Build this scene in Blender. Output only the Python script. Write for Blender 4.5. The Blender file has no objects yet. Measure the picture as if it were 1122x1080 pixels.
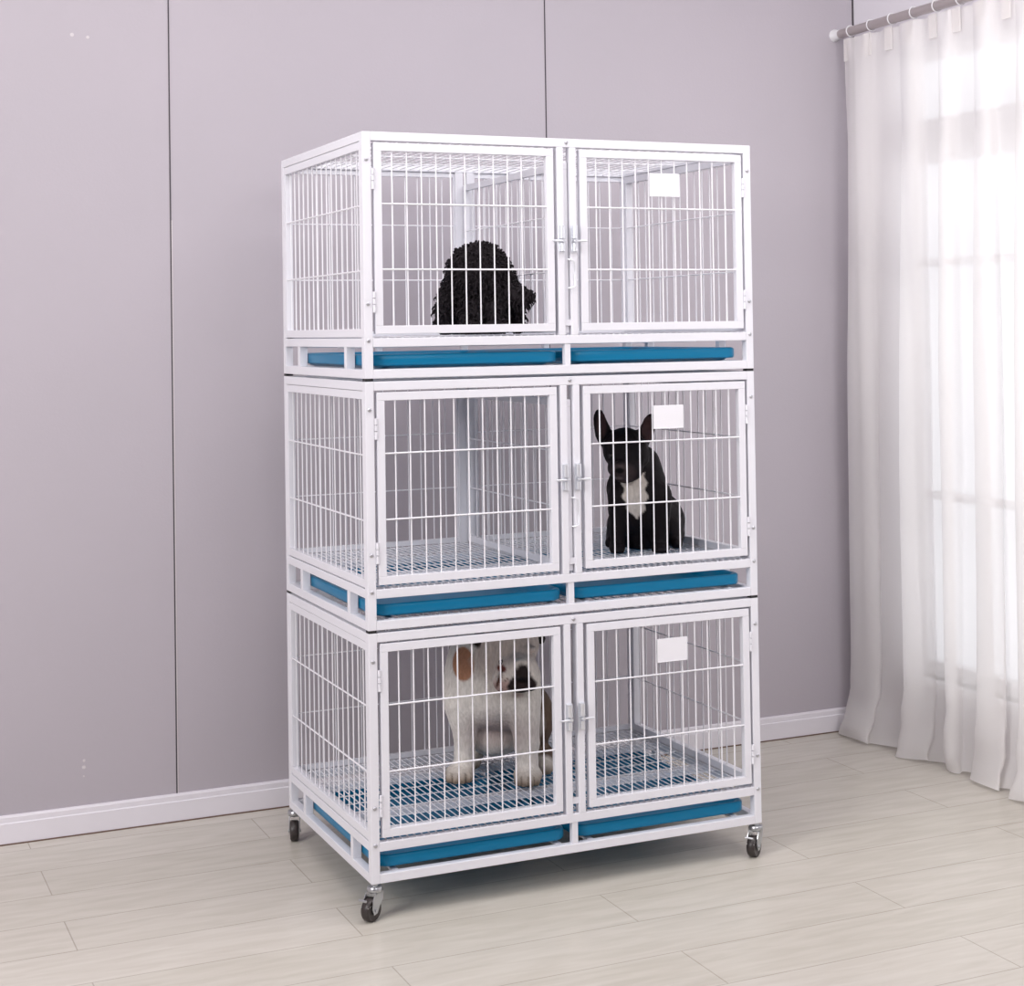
import bpy, bmesh, math, random
import numpy as np
from mathutils import Vector, Matrix, noise

random.seed(7)
sc = bpy.context.scene
COL = sc.collection
PI = math.pi

# ------------------------------------------------------------------ camera
RM = ((0.91592512, -0.40106909, -0.01499203),
      (-0.00640475, 0.02274315, -0.99972083),
      (0.40129809, 0.91576544, 0.01826228))
cam_d = bpy.data.cameras.new('camera')
cam = bpy.data.objects.new('camera', cam_d)
COL.objects.link(cam)
right, down, fwd = (Vector(r) for r in RM)
M = Matrix.Identity(4)
for i in range(3):
    M[i][0] = right[i]; M[i][1] = -down[i]; M[i][2] = -fwd[i]
    M[i][3] = (-1.25604406, -3.70581319, 1.41313448)[i]
cam.matrix_world = M
cam_d.sensor_fit = 'HORIZONTAL'
cam_d.sensor_width = 36.0
cam_d.lens = 1768.0033 * 36.0 / 1122.0
cam_d.shift_x = (561.0 - 551.53) / 1122.0
cam_d.shift_y = (329.4365 - 540.0) / 1122.0
cam_d.clip_end = 60
sc.camera = cam

# ------------------------------------------------------------------ light
sc.view_settings.view_transform = 'Standard'
sc.view_settings.look = 'None'
sc.view_settings.exposure = 0.03
sc.view_settings.gamma = 1.0
sc.view_settings.use_curve_mapping = False

world = bpy.data.worlds.new('studio_daylight')
sc.world = world
world.use_nodes = True
bg = world.node_tree.nodes['Background']
bg.inputs['Color'].default_value = (0.93, 0.94, 1.0, 1)
bg.inputs['Strength'].default_value = 1.15


def area(name, loc, target, size, size_y, power, color=(1, 1, 1)):
    l = bpy.data.lights.new(name, 'AREA')
    l.shape = 'RECTANGLE'; l.size = size; l.size_y = size_y
    l.energy = power; l.color = color
    o = bpy.data.objects.new(name, l)
    COL.objects.link(o)
    o.location = loc
    o.rotation_euler = (Vector(target) - Vector(loc)).to_track_quat('-Z', 'Y').to_euler()
    return o


area('key_softbox', (-3.5, -1.7, 2.5), (0.5, 0.0, 0.9), 1.5, 1.5, 98, (1.0, 0.985, 0.98))
area('overhead_softbox', (0.2, -0.75, 3.22), (0.2, -0.55, 0.0), 3.4, 1.3, 48, (1.0, 0.985, 0.985))
area('front_softbox', (0.2, -3.9, 2.9), (0.5, 0.3, 0.9), 1.6, 1.2, 27, (1.0, 0.985, 1.0))
area('window_daylight', (3.6, -0.2, 1.5), (2.0, -0.1, 1.1), 2.4, 2.2, 24, (1.0, 0.98, 0.98))
cl = area('added_curtain_fill', (1.3, -3.6, 2.7), (2.1, 0.55, 1.2), 1.0, 1.0, 5, (1.0, 0.985, 0.98))  # added fill lamp, only there to brighten the curtain
cl.data.spread = math.radians(60)


# ------------------------------------------------------------------ materials
def new_mat(name):
    m = bpy.data.materials.new(name); m.use_nodes = True
    nt = m.node_tree
    return m, nt, nt.nodes['Principled BSDF']


def plain(name, col, rough=0.5, metal=0.0, spec=0.5, bump=0.0, bscale=200, coat=0.0, mottle=0.0, mscale=8):
    m, nt, p = new_mat(name)
    p.inputs['Base Color'].default_value = (*col, 1)
    p.inputs['Roughness'].default_value = rough
    p.inputs['Metallic'].default_value = metal
    p.inputs['Specular IOR Level'].default_value = spec
    p.inputs['Coat Weight'].default_value = coat
    tc = nt.nodes.new('ShaderNodeTexCoord')
    if mottle:
        n = nt.nodes.new('ShaderNodeTexNoise'); n.inputs['Scale'].default_value = mscale
        n.inputs['Detail'].default_value = 5
        nt.links.new(tc.outputs['Object'], n.inputs['Vector'])
        mx = nt.nodes.new('ShaderNodeMix'); mx.data_type = 'RGBA'
        mx.inputs['A'].default_value = (*[c * (1 - mottle) for c in col], 1)
        mx.inputs['B'].default_value = (*[min(1, c * (1 + mottle)) for c in col], 1)
        nt.links.new(n.outputs['Fac'], mx.inputs['Factor'])
        nt.links.new(mx.outputs['Result'], p.inputs['Base Color'])
    if bump:
        n = nt.nodes.new('ShaderNodeTexNoise'); n.inputs['Scale'].default_value = bscale
        nt.links.new(tc.outputs['Object'], n.inputs['Vector'])
        b = nt.nodes.new('ShaderNodeBump'); b.inputs['Strength'].default_value = bump
        b.inputs['Distance'].default_value = 0.002
        nt.links.new(n.outputs['Fac'], b.inputs['Height'])
        nt.links.new(b.outputs['Normal'], p.inputs['Normal'])
    return m


WHITE = plain('white_powder_coat', (0.79, 0.785, 0.835), 0.32, spec=0.4, bump=0.06, bscale=900)
WIRE = plain('white_coated_wire', (0.84, 0.83, 0.87), 0.3, spec=0.4)
PANELM = plain('white_panel_coat', (0.84, 0.84, 0.89), 0.35, spec=0.4)
CARD = plain('white_card_plastic', (0.85, 0.84, 0.88), 0.25)
CHROME = plain('bright_zinc', (0.80, 0.82, 0.86), 0.34, metal=0.75)
STEEL = plain('caster_steel', (0.50, 0.51, 0.53), 0.28, metal=0.9)
ZINC = plain('zinc_bolt', (0.55, 0.55, 0.58), 0.35, metal=1.0)
BLACK = plain('black_rubber', (0.015, 0.014, 0.016), 0.55)
TYRE = plain('dark_brown_wheel_rubber', (0.032, 0.024, 0.023), 0.4)
BLUE = plain('blue_tray_plastic', (0.0, 0.185, 0.36), 0.3, spec=0.3, mottle=0.08, mscale=3)
RODM = plain('brushed_rod_metal', (0.50, 0.45, 0.45), 0.35, metal=0.6)
FRAMEW = plain('white_window_paint', (0.75, 0.74, 0.76), 0.4)


def wall_material():
    m, nt, p = new_mat('lilac_grey_painted_panel')
    N, L = nt.nodes, nt.links
    geo = N.new('ShaderNodeNewGeometry')
    base = (0.465, 0.428, 0.468)
    n1 = N.new('ShaderNodeTexNoise'); n1.inputs['Scale'].default_value = 1.3; n1.inputs['Detail'].default_value = 4
    L.new(geo.outputs['Position'], n1.inputs['Vector'])
    mx = N.new('ShaderNodeMix'); mx.data_type = 'RGBA'
    mx.inputs['A'].default_value = (base[0] * .93, base[1] * .94, base[2] * .94, 1)
    mx.inputs['B'].default_value = (base[0] * 1.06, base[1] * 1.05, base[2] * 1.06, 1)
    L.new(n1.outputs['Fac'], mx.inputs['Factor'])
    L.new(mx.outputs['Result'], p.inputs['Base Color'])
    p.inputs['Roughness'].default_value = 0.55
    p.inputs['Specular IOR Level'].default_value = 0.3
    n2 = N.new('ShaderNodeTexNoise'); n2.inputs['Scale'].default_value = 140
    L.new(geo.outputs['Position'], n2.inputs['Vector'])
    b = N.new('ShaderNodeBump'); b.inputs['Strength'].default_value = 0.12; b.inputs['Distance'].default_value = 0.002
    L.new(n2.outputs['Fac'], b.inputs['Height']); L.new(b.outputs['Normal'], p.inputs['Normal'])
    return m


def floor_material():
    m, nt, p = new_mat('pale_wood_plank_floor')
    N, L = nt.nodes, nt.links
    geo = N.new('ShaderNodeNewGeometry')
    mp = N.new('ShaderNodeMapping'); mp.vector_type = 'POINT'
    ROW = 0.2025; LEN = 1.245
    # row boundary at y = 0.125, joints of even rows at x = -0.05
    mp.inputs['Location'].default_value = (0.05 + 8 * LEN + 0.0, -0.125 + 40 * ROW, 0)
    L.new(geo.outputs['Position'], mp.inputs['Vector'])
    br = N.new('ShaderNodeTexBrick')
    br.offset = 0.5; br.offset_frequency = 2; br.squash = 1.0
    br.inputs['Scale'].default_value = 1.0
    br.inputs['Brick Width'].default_value = LEN
    br.inputs['Row Height'].default_value = ROW
    br.inputs['Mortar Size'].default_value = 0.0016
    br.inputs['Mortar Smooth'].default_value = 0.1
    br.inputs['Color1'].default_value = (0.56, 0.530, 0.465, 1)
    br.inputs['Color2'].default_value = (0.60, 0.568, 0.508, 1)
    br.inputs['Mortar'].default_value = (0.42, 0.385, 0.33, 1)
    L.new(mp.outputs['Vector'], br.inputs['Vector'])
    # grain stretched along the planks (x)
    mg = N.new('ShaderNodeMapping'); mg.inputs['Scale'].default_value = (2.2, 15, 1)
    L.new(geo.outputs['Position'], mg.inputs['Vector'])
    ng = N.new('ShaderNodeTexNoise'); ng.inputs['Scale'].default_value = 2.2; ng.inputs['Detail'].default_value = 8
    ng.inputs['Distortion'].default_value = 0.6
    L.new(mg.outputs['Vector'], ng.inputs['Vector'])
    cr = N.new('ShaderNodeValToRGB')
    cr.color_ramp.elements[0].position = 0.30; cr.color_ramp.elements[0].color = (0.92, 0.905, 0.89, 1)
    cr.color_ramp.elements[1].position = 0.66; cr.color_ramp.elements[1].color = (1.04, 1.035, 1.04, 1)
    L.new(ng.outputs['Fac'], cr.inputs['Fac'])
    mul = N.new('ShaderNodeMix'); mul.data_type = 'RGBA'; mul.blend_type = 'MULTIPLY'
    mul.inputs['Factor'].default_value = 1
    L.new(br.outputs['Color'], mul.inputs['A']); L.new(cr.outputs['Color'], mul.inputs['B'])
    L.new(mul.outputs['Result'], p.inputs['Base Color'])
    p.inputs['Roughness'].default_value = 0.27
    p.inputs['Specular IOR Level'].default_value = 0.45
    b = N.new('ShaderNodeBump'); b.inputs['Strength'].default_value = 0.25; b.inputs['Distance'].default_value = 0.001
    inv = N.new('ShaderNodeMath'); inv.operation = 'SUBTRACT'; inv.inputs[0].default_value = 1
    L.new(br.outputs['Fac'], inv.inputs[1])
    L.new(inv.outputs[0], b.inputs['Height']); L.new(b.outputs['Normal'], p.inputs['Normal'])
    return m


def curtain_material():
    m = bpy.data.materials.new('sheer_white_cloth'); m.use_nodes = True
    nt = m.node_tree; N, L = nt.nodes, nt.links
    N.clear()
    out = N.new('ShaderNodeOutputMaterial')
    d = N.new('ShaderNodeBsdfDiffuse'); d.inputs['Color'].default_value = (0.93, 0.905, 0.90, 1)
    t = N.new('ShaderNodeBsdfTranslucent'); t.inputs['Color'].default_value = (0.93, 0.90, 0.885, 1)
    tr = N.new('ShaderNodeBsdfTransparent')
    geo = N.new('ShaderNodeNewGeometry')
    mp = N.new('ShaderNodeMapping'); mp.inputs['Scale'].default_value = (400, 400, 30)
    L.new(geo.outputs['Position'], mp.inputs['Vector'])
    n = N.new('ShaderNodeTexNoise'); n.inputs['Scale'].default_value = 1.0
    L.new(mp.outputs['Vector'], n.inputs['Vector'])
    b = N.new('ShaderNodeBump'); b.inputs['Strength'].default_value = 0.15; b.inputs['Distance'].default_value = 0.001
    L.new(n.outputs['Fac'], b.inputs['Height'])
    L.new(b.outputs['Normal'], d.inputs['Normal'])
    m1 = N.new('ShaderNodeMixShader'); m1.inputs['Fac'].default_value = 0.36
    L.new(d.outputs[0], m1.inputs[1]); L.new(t.outputs[0], m1.inputs[2])
    m2 = N.new('ShaderNodeMixShader'); m2.inputs['Fac'].default_value = 0.24
    L.new(m1.outputs[0], m2.inputs[1]); L.new(tr.outputs[0], m2.inputs[2])
    L.new(m2.outputs[0], out.inputs['Surface'])
    return m


def glass_material():
    m, nt, p = new_mat('window_glass')
    p.inputs['Base Color'].default_value = (0.95, 0.97, 0.98, 1)
    p.inputs['Roughness'].default_value = 0.02
    p.inputs['Transmission Weight'].default_value = 1.0
    p.inputs['IOR'].default_value = 1.05
    return m


def fur_material(name, rough=0.6, spec=0.3, bscale=160, bump=0.5):
    m, nt, p = new_mat(name)
    N, L = nt.nodes, nt.links
    a = N.new('ShaderNodeAttribute'); a.attribute_name = 'coat'
    tc = N.new('ShaderNodeTexCoord')
    mp = N.new('ShaderNodeMapping'); mp.inputs['Scale'].default_value = (1, 1, 0.35)
    L.new(tc.outputs['Object'], mp.inputs['Vector'])
    n = N.new('ShaderNodeTexNoise'); n.inputs['Scale'].default_value = bscale; n.inputs['Detail'].default_value = 4
    L.new(mp.outputs['Vector'], n.inputs['Vector'])
    cr = N.new('ShaderNodeValToRGB')
    cr.color_ramp.elements[0].position = 0.3; cr.color_ramp.elements[0].color = (0.84, 0.83, 0.82, 1)
    cr.color_ramp.elements[1].position = 0.7; cr.color_ramp.elements[1].color = (1.06, 1.06, 1.06, 1)
    L.new(n.outputs['Fac'], cr.inputs['Fac'])
    mul = N.new('ShaderNodeMix'); mul.data_type = 'RGBA'; mul.blend_type = 'MULTIPLY'; mul.inputs['Factor'].default_value = 1
    L.new(a.outputs['Color'], mul.inputs['A']); L.new(cr.outputs['Color'], mul.inputs['B'])
    L.new(mul.outputs['Result'], p.inputs['Base Color'])
    p.inputs['Roughness'].default_value = rough
    p.inputs['Specular IOR Level'].default_value = spec
    b = N.new('ShaderNodeBump'); b.inputs['Strength'].default_value = bump; b.inputs['Distance'].default_value = 0.002
    L.new(n.outputs['Fac'], b.inputs['Height']); L.new(b.outputs['Normal'], p.inputs['Normal'])
    return m


WALLM = wall_material(); FLOORM = floor_material(); CURT = curtain_material(); GLASS = glass_material()
SEAMM = plain('dark_panel_joint', (0.07, 0.06, 0.07), 0.8)
SEAML = plain('bare_joint_edge', (0.62, 0.58, 0.60), 0.7)
GAPM = plain('brown_floor_gap', (0.16, 0.10, 0.075), 0.8)
SKIRT = plain('white_skirting_paint', (0.77, 0.74, 0.79), 0.4, mottle=0.06, mscale=5)
SIDEW = plain('pale_window_wall_paint', (0.72, 0.69, 0.74), 0.6)


# ------------------------------------------------------------------ mesh builder
class MB:
    def __init__(s):
        s.v = []; s.f = []

    def box(s, x0, x1, y0, y1, z0, z1, mat=None):
        n = len(s.v)
        P = [(x, y, z) for z in (z0, z1) for y in (y0, y1) for x in (x0, x1)]
        if mat is not None: P = [tuple(mat @ Vector(p)) for p in P]
        s.v += P
        s.f += [tuple(n + i for i in q) for q in ((0, 2, 3, 1), (4, 5, 7, 6), (0, 1, 5, 4), (2, 6, 7, 3), (0, 4, 6, 2), (1, 3, 7, 5))]
        return s

    def tube(s, pts, r, seg=8, cap=True, rs=None):
        pts = [Vector(p) for p in pts]
        n0 = len(s.v); m = len(pts)
        t0 = (pts[1] - pts[0]).normalized()
        up = Vector((0, 0, 1)) if abs(t0.z) < 0.9 else Vector((1, 0, 0))
        a = t0.cross(up).normalized()
        for i, p in enumerate(pts):
            if i == 0: t = pts[1] - pts[0]
            elif i == m - 1: t = pts[-1] - pts[-2]
            else: t = (pts[i + 1] - pts[i]).normalized() + (pts[i] - pts[i - 1]).normalized()
            t.normalize()
            a = (a - t * a.dot(t)).normalized(); b = t.cross(a)
            rr = rs[i] if rs else r
            for k in range(seg):
                an = 2 * PI * k / seg
                s.v.append(tuple(p + a * math.cos(an) * rr + b * math.sin(an) * rr))
        for i in range(m - 1):
            for k in range(seg):
                k2 = (k + 1) % seg
                s.f.append((n0 + i * seg + k, n0 + i * seg + k2, n0 + (i + 1) * seg + k2, n0 + (i + 1) * seg + k))
        if cap:
            s.f.append(tuple(n0 + k for k in reversed(range(seg))))
            s.f.append(tuple(n0 + (m - 1) * seg + k for k in range(seg)))
        return s

    def lathe(s, prof, origin, axis='z', seg=24):
        """prof: list of (r, h); closed on both ends by r=0 rows merged"""
        n0 = len(s.v); O = Vector(origin)
        for r, h in prof:
            for k in range(seg):
                an = 2 * PI * k / seg; c, d = r * math.cos(an), r * math.sin(an)
                p = {'z': (c, d, h), 'x': (h, c, d), 'y': (d, h, c)}[axis]
                s.v.append(tuple(O + Vector(p)))
        for i in range(len(prof) - 1):
            for k in range(seg):
                k2 = (k + 1) % seg
                s.f.append((n0 + i * seg + k, n0 + i * seg + k2, n0 + (i + 1) * seg + k2, n0 + (i + 1) * seg + k))
        s.f.append(tuple(n0 + k for k in reversed(range(seg))))
        s.f.append(tuple(n0 + (len(prof) - 1) * seg + k for k in range(seg)))
        return s

    def mesh(s, name, m, smooth=False, bevel=0.0):
        me = bpy.data.meshes.new(name)
        me.from_pydata(s.v, [], s.f)
        bm = bmesh.new(); bm.from_mesh(me)
        bmesh.ops.recalc_face_normals(bm, faces=bm.faces)
        if bevel:
            bmesh.ops.bevel(bm, geom=list(bm.edges), offset=bevel, segments=2, profile=0.6, affect='EDGES', clamp_overlap=True)
        if smooth:
            for f in bm.faces: f.smooth = True
            for e in bm.edges:
                if len(e.link_faces) == 2 and e.calc_face_angle(0) > 0.9: e.smooth = False
        bm.to_mesh(me); bm.free()
        me.materials.append(m)
        return me


def ob(name, me, parent=None):
    o = bpy.data.objects.new(name, me)
    COL.objects.link(o)
    if parent is not None: o.parent = parent
    return o


def part(name, mb, m, parent, smooth=False, bevel=0.0, label=None):
    o = ob(name, mb.mesh(name, m, smooth, bevel), parent)
    if label: o['label'] = label
    return o


def empty(name, loc):
    o = bpy.data.objects.new(name, None); COL.objects.link(o)
    o.location = loc; o.empty_display_size = 0.05
    return o


def tag(o, label, cat, group=None):
    o['label'] = label; o['category'] = cat
    if group: o['group'] = group
    return o


def struct(name, mb, m, smooth=False, bevel=0.0):
    o = part(name, mb, m, None, smooth, bevel)
    o['kind'] = 'structure'
    return o


# ------------------------------------------------------------------ the room
XL, XR, YB, YF, ZC = -4.2, 2.18, 1.012, -5.2, 3.3
struct('floor', MB().box(XL - .1, XR + .12, YF, YB + .1, -0.05, 0.0), FLOORM)
wb = MB()
wall_back = struct('wall_back', wb.box(XL, XR + 0.12, YB, YB + 0.1, 0.0, ZC), WALLM)
# joints between the wall boards: dark groove with a pale bare edge
jd = MB(); jl = MB()
for x in (-2.69, -1.47, -0.25, 0.972):
    jd.box(x - 0.0018, x + 0.0018, YB - 0.0015, YB + 0.002, 0.075, ZC)
for x, z0, z1 in ((-0.25, 0.075, 1.75), (-1.47, 0.075, 1.4)):
    jl.box(x + 0.0018, x + 0.0052, YB - 0.0010, YB + 0.002, z0, z1)
j = part('joint_groove', jd, SEAMM, wall_back)
j = part('joint_edge', jl, SEAML, wall_back)

struct('wall_left', MB().box(XL - .1, XL, YF, YB + .1, 0, ZC), WALLM)
struct('wall_front', MB().box(XL - .1, XR + .12, YF - .1, YF, 0, ZC), WALLM)
struct('ceiling', MB().box(XL - .1, XR + .12, YF - .1, YB + .1, ZC, ZC + .1), SIDEW)
ch = MB()
for x, z, r in ((-0.527, 2.279, 0.0065), (-0.483, 2.274, 0.0055), (-0.514, 0.206, 0.0045), (-0.515, 0.162, 0.003), (-0.5145, 0.187, 0.0060)):
    ch.lathe([(r, 0.0005), (r * .8, -0.0008)], (x, YB, z), 'y', 9)
part('paint_chip', ch, SEAML, wall_back)['kind'] = 'stuff'
# window opening in the right wall
WY0, WY1, WZ0, WZ1 = -1.25, 0.775, 0.24, 2.34
wr = MB()
T0, T1 = XR, XR + 0.12
wr.box(T0, T1, WY1, YB, 0, ZC).box(T0, T1, YF, WY0, 0, ZC)
wr.box(T0, T1, WY0, WY1, 0, WZ0).box(T0, T1, WY0, WY1, WZ1, ZC)
struct('wall_right', wr, SIDEW)
struct('trim_1', MB().box(XR - 0.004, XR + 0.001, YB - 0.005, YB, 0.08, ZC), SEAMM)

# skirting boards with stepped top
def skirting(name, length_pts, axis):
    prof = [(0, 0), (0.012, 0), (0.012, 0.058), (0.0085, 0.0605), (0.0085, 0.074), (0.005, 0.080), (0, 0.080)]
    mb = MB(); n = len(prof)
    for t in length_pts:
        for d, z in prof:
            mb.v.append((t, YB - d, z) if axis == 'x' else (XR - d, t, z))
    for i in range(n):
        k = (i + 1) % n
        mb.f.append((i, k, n + k, n + i))
    mb.f.append(tuple(range(n))); mb.f.append(tuple(range(n, 2 * n)))
    struct(name, mb, SKIRT)
skirting('baseboard_back', (XL, XR - 0.0125), 'x')
skirting('baseboard_right', (YF, YB), 'y')
struct('trim_2', MB().box(XL, XR - 0.014, YB - 0.0145, YB - 0.012, 0, 0.0035), GAPM)

# window joinery
wf = MB()
fx0, fx1 = XR + 0.05, XR + 0.09
wf.box(fx0, fx1, WY0, WY1, WZ0, WZ0 + 0.045).box(fx0, fx1, WY0, WY1, WZ1 - 0.045, WZ1)
for y in (WY0, -0.27, 0.73):
    wf.box(fx0, fx1, y, y + 0.045, WZ0 + 0.045, WZ1 - 0.045)
for z, zh in ((0.825, 0.028), (1.605, 0.028), (1.95, 0.15)):
    for a, b in ((WY0 + .045, -0.27), (-0.225, 0.73)):
        wf.box(fx0 + .005, fx1 - .005, a, b, z, z + zh)
win = struct('window_1', wf, FRAMEW)
part('glass', MB().box(fx0 + .018, fx0 + .022, WY0 + .04, WY1 - .04, WZ0 + .04, WZ1 - .04), GLASS, win)
part('sill', MB().box(XR - 0.02, fx0, WY0 - 0.03, WY1 + 0.0, WZ0 - 0.025, WZ0), FRAMEW, win, bevel=0.003)

# ------------------------------------------------------------------ curtain rod and curtain
rod = empty('curtain_rod', (2.10, 1.0, 2.432))
tag(rod, 'pinkish grey metal curtain rod fixed to the back wall above the white curtain', 'curtain rod')
part('pole', MB().tube([(0, -0.012, 0), (0, -2.5, 0)], 0.0158, 16), RODM, rod, True)
m = MB(); m.lathe([(0.022, 0.012), (0.022, 0.006), (0.019, 0.003), (0.017, -0.02), (0.0165, -0.024)], (0, 0, 0), 'y', 20)
part('wall_bracket', m, FRAMEW, rod, True, label='white round wall bracket')
for y in np.arange(-0.085, -2.4, -0.115):
    m = MB()
    pts = [(0.0190 * math.cos(a), y, 0.0190 * math.sin(a)) for a in np.linspace(0, 2 * PI, 17)]
    m.tube(pts, 0.0022, 6, cap=False)
    part('ring', m, FRAMEW, rod, True)


def curtain():
    NS, NZ = 520, 90
    y0, y1 = 0.965, -1.35
    ztop = 2.405
    rnd = random.Random(3)
    V = []; F = []
    # fold phase with irregular wavelengths
    ph = [2.6]
    for i in range(NS):
        s = i / NS
        wl = 0.20 + 0.07 * math.sin(9.1 * s + 1.0) + 0.05 * math.sin(23 * s)
        ph.append(ph[-1] + 2 * PI * (y0 - y1) / NS / wl)
    for jz in range(NZ + 1):
        tz = jz / NZ
        z = ztop * (1 - tz) ** 1.0
        low = 1 - z / ztop
        for i in range(NS + 1):
            s = i / NS
            y = y0 + (y1 - y0) * s
            p = ph[i]
            amp = 0.010 + 0.026 * min(1, low * 2.2) ** 0.8
            x = 2.098 + amp * math.sin(p) + 0.35 * amp * math.sin(2 * p + 1.2 + 2 * low)
            yy = y + 0.55 * amp * math.sin(2 * p + 0.6) + 0.020 * low * math.sin(3.3 * p / 2 + 3)
            # tight pinch pleats at the heading
            if z > ztop - 0.10:
                q = (z - (ztop - 0.10)) / 0.10
                x += 0.006 * q * math.sin(3 * p)
            # slight sway and long wrinkles
            x += 0.010 * low * noise.noise(Vector((y * 2.2, z * 0.9, 4)))
            x += 0.004 * noise.noise(Vector((y * 14, z * 2.0, 9)))
            # the hem slumps on the floor and spreads into the room
            if z < 0.26:
                q = (1 - z / 0.26)
                g = max(0, 0.5 + 0.9 * noise.noise(Vector((y * 2.3 + 1.7, 0, 2))))
                x -= 0.050 * q * q * (0.1 + 1.3 * g)
                x += 0.022 * q * noise.noise(Vector((y * 13, z * 16, 1)))
                yy += 0.020 * q * noise.noise(Vector((y * 9, z * 10, 6)))
            zz = max(0.004 + 0.004 * (1 + math.sin(p * 1.7)), z + (0.012 * noise.noise(Vector((y * 7, 0, 0))) if z < 0.03 else 0))
            yy = min(yy, YB - 0.016)
            V.append((min(x, XR - 0.02), yy, zz))
    W = NS + 1
    for jz in range(NZ):
        for i in range(NS):
            a = jz * W + i
            F.append((a, a + 1, a + W + 1, a + W))
    me = bpy.data.meshes.new('curtain'); me.from_pydata(V, [], F)
    for f in me.polygons: f.use_smooth = True
    me.materials.append(CURT)
    return me


ct = empty('sheer_curtain', (0, 0, 0))
ct.location = (0, 0, 0)
tag(ct, 'white floor-length sheer curtain hanging from the rod over the bright window', 'curtain')
ob('cloth', curtain(), ct)
for y in np.arange(0.93, -1.3, -0.115):
    t = MB().box(2.0925, 2.0965, y - 0.018, y + 0.018, 2.330, 2.408)
    part('heading_tab', t, CURT, ct)

# ------------------------------------------------------------------ dog cages
W, D, T, H = 1.10, 0.709, 0.022, 0.600
BASES = [1.3005, 0.6933, 0.0863]            # top, middle, bottom
WR = 0.0019


def bolt_mesh(r=0.0052):
    return MB().lathe([(r, 0.0), (r, -0.0015), (r * .75, -0.0032), (r * .3, -0.0038)], (0, 0, 0), 'y', 12).mesh('bolt', ZINC, True)
BOLT = bolt_mesh()


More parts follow.
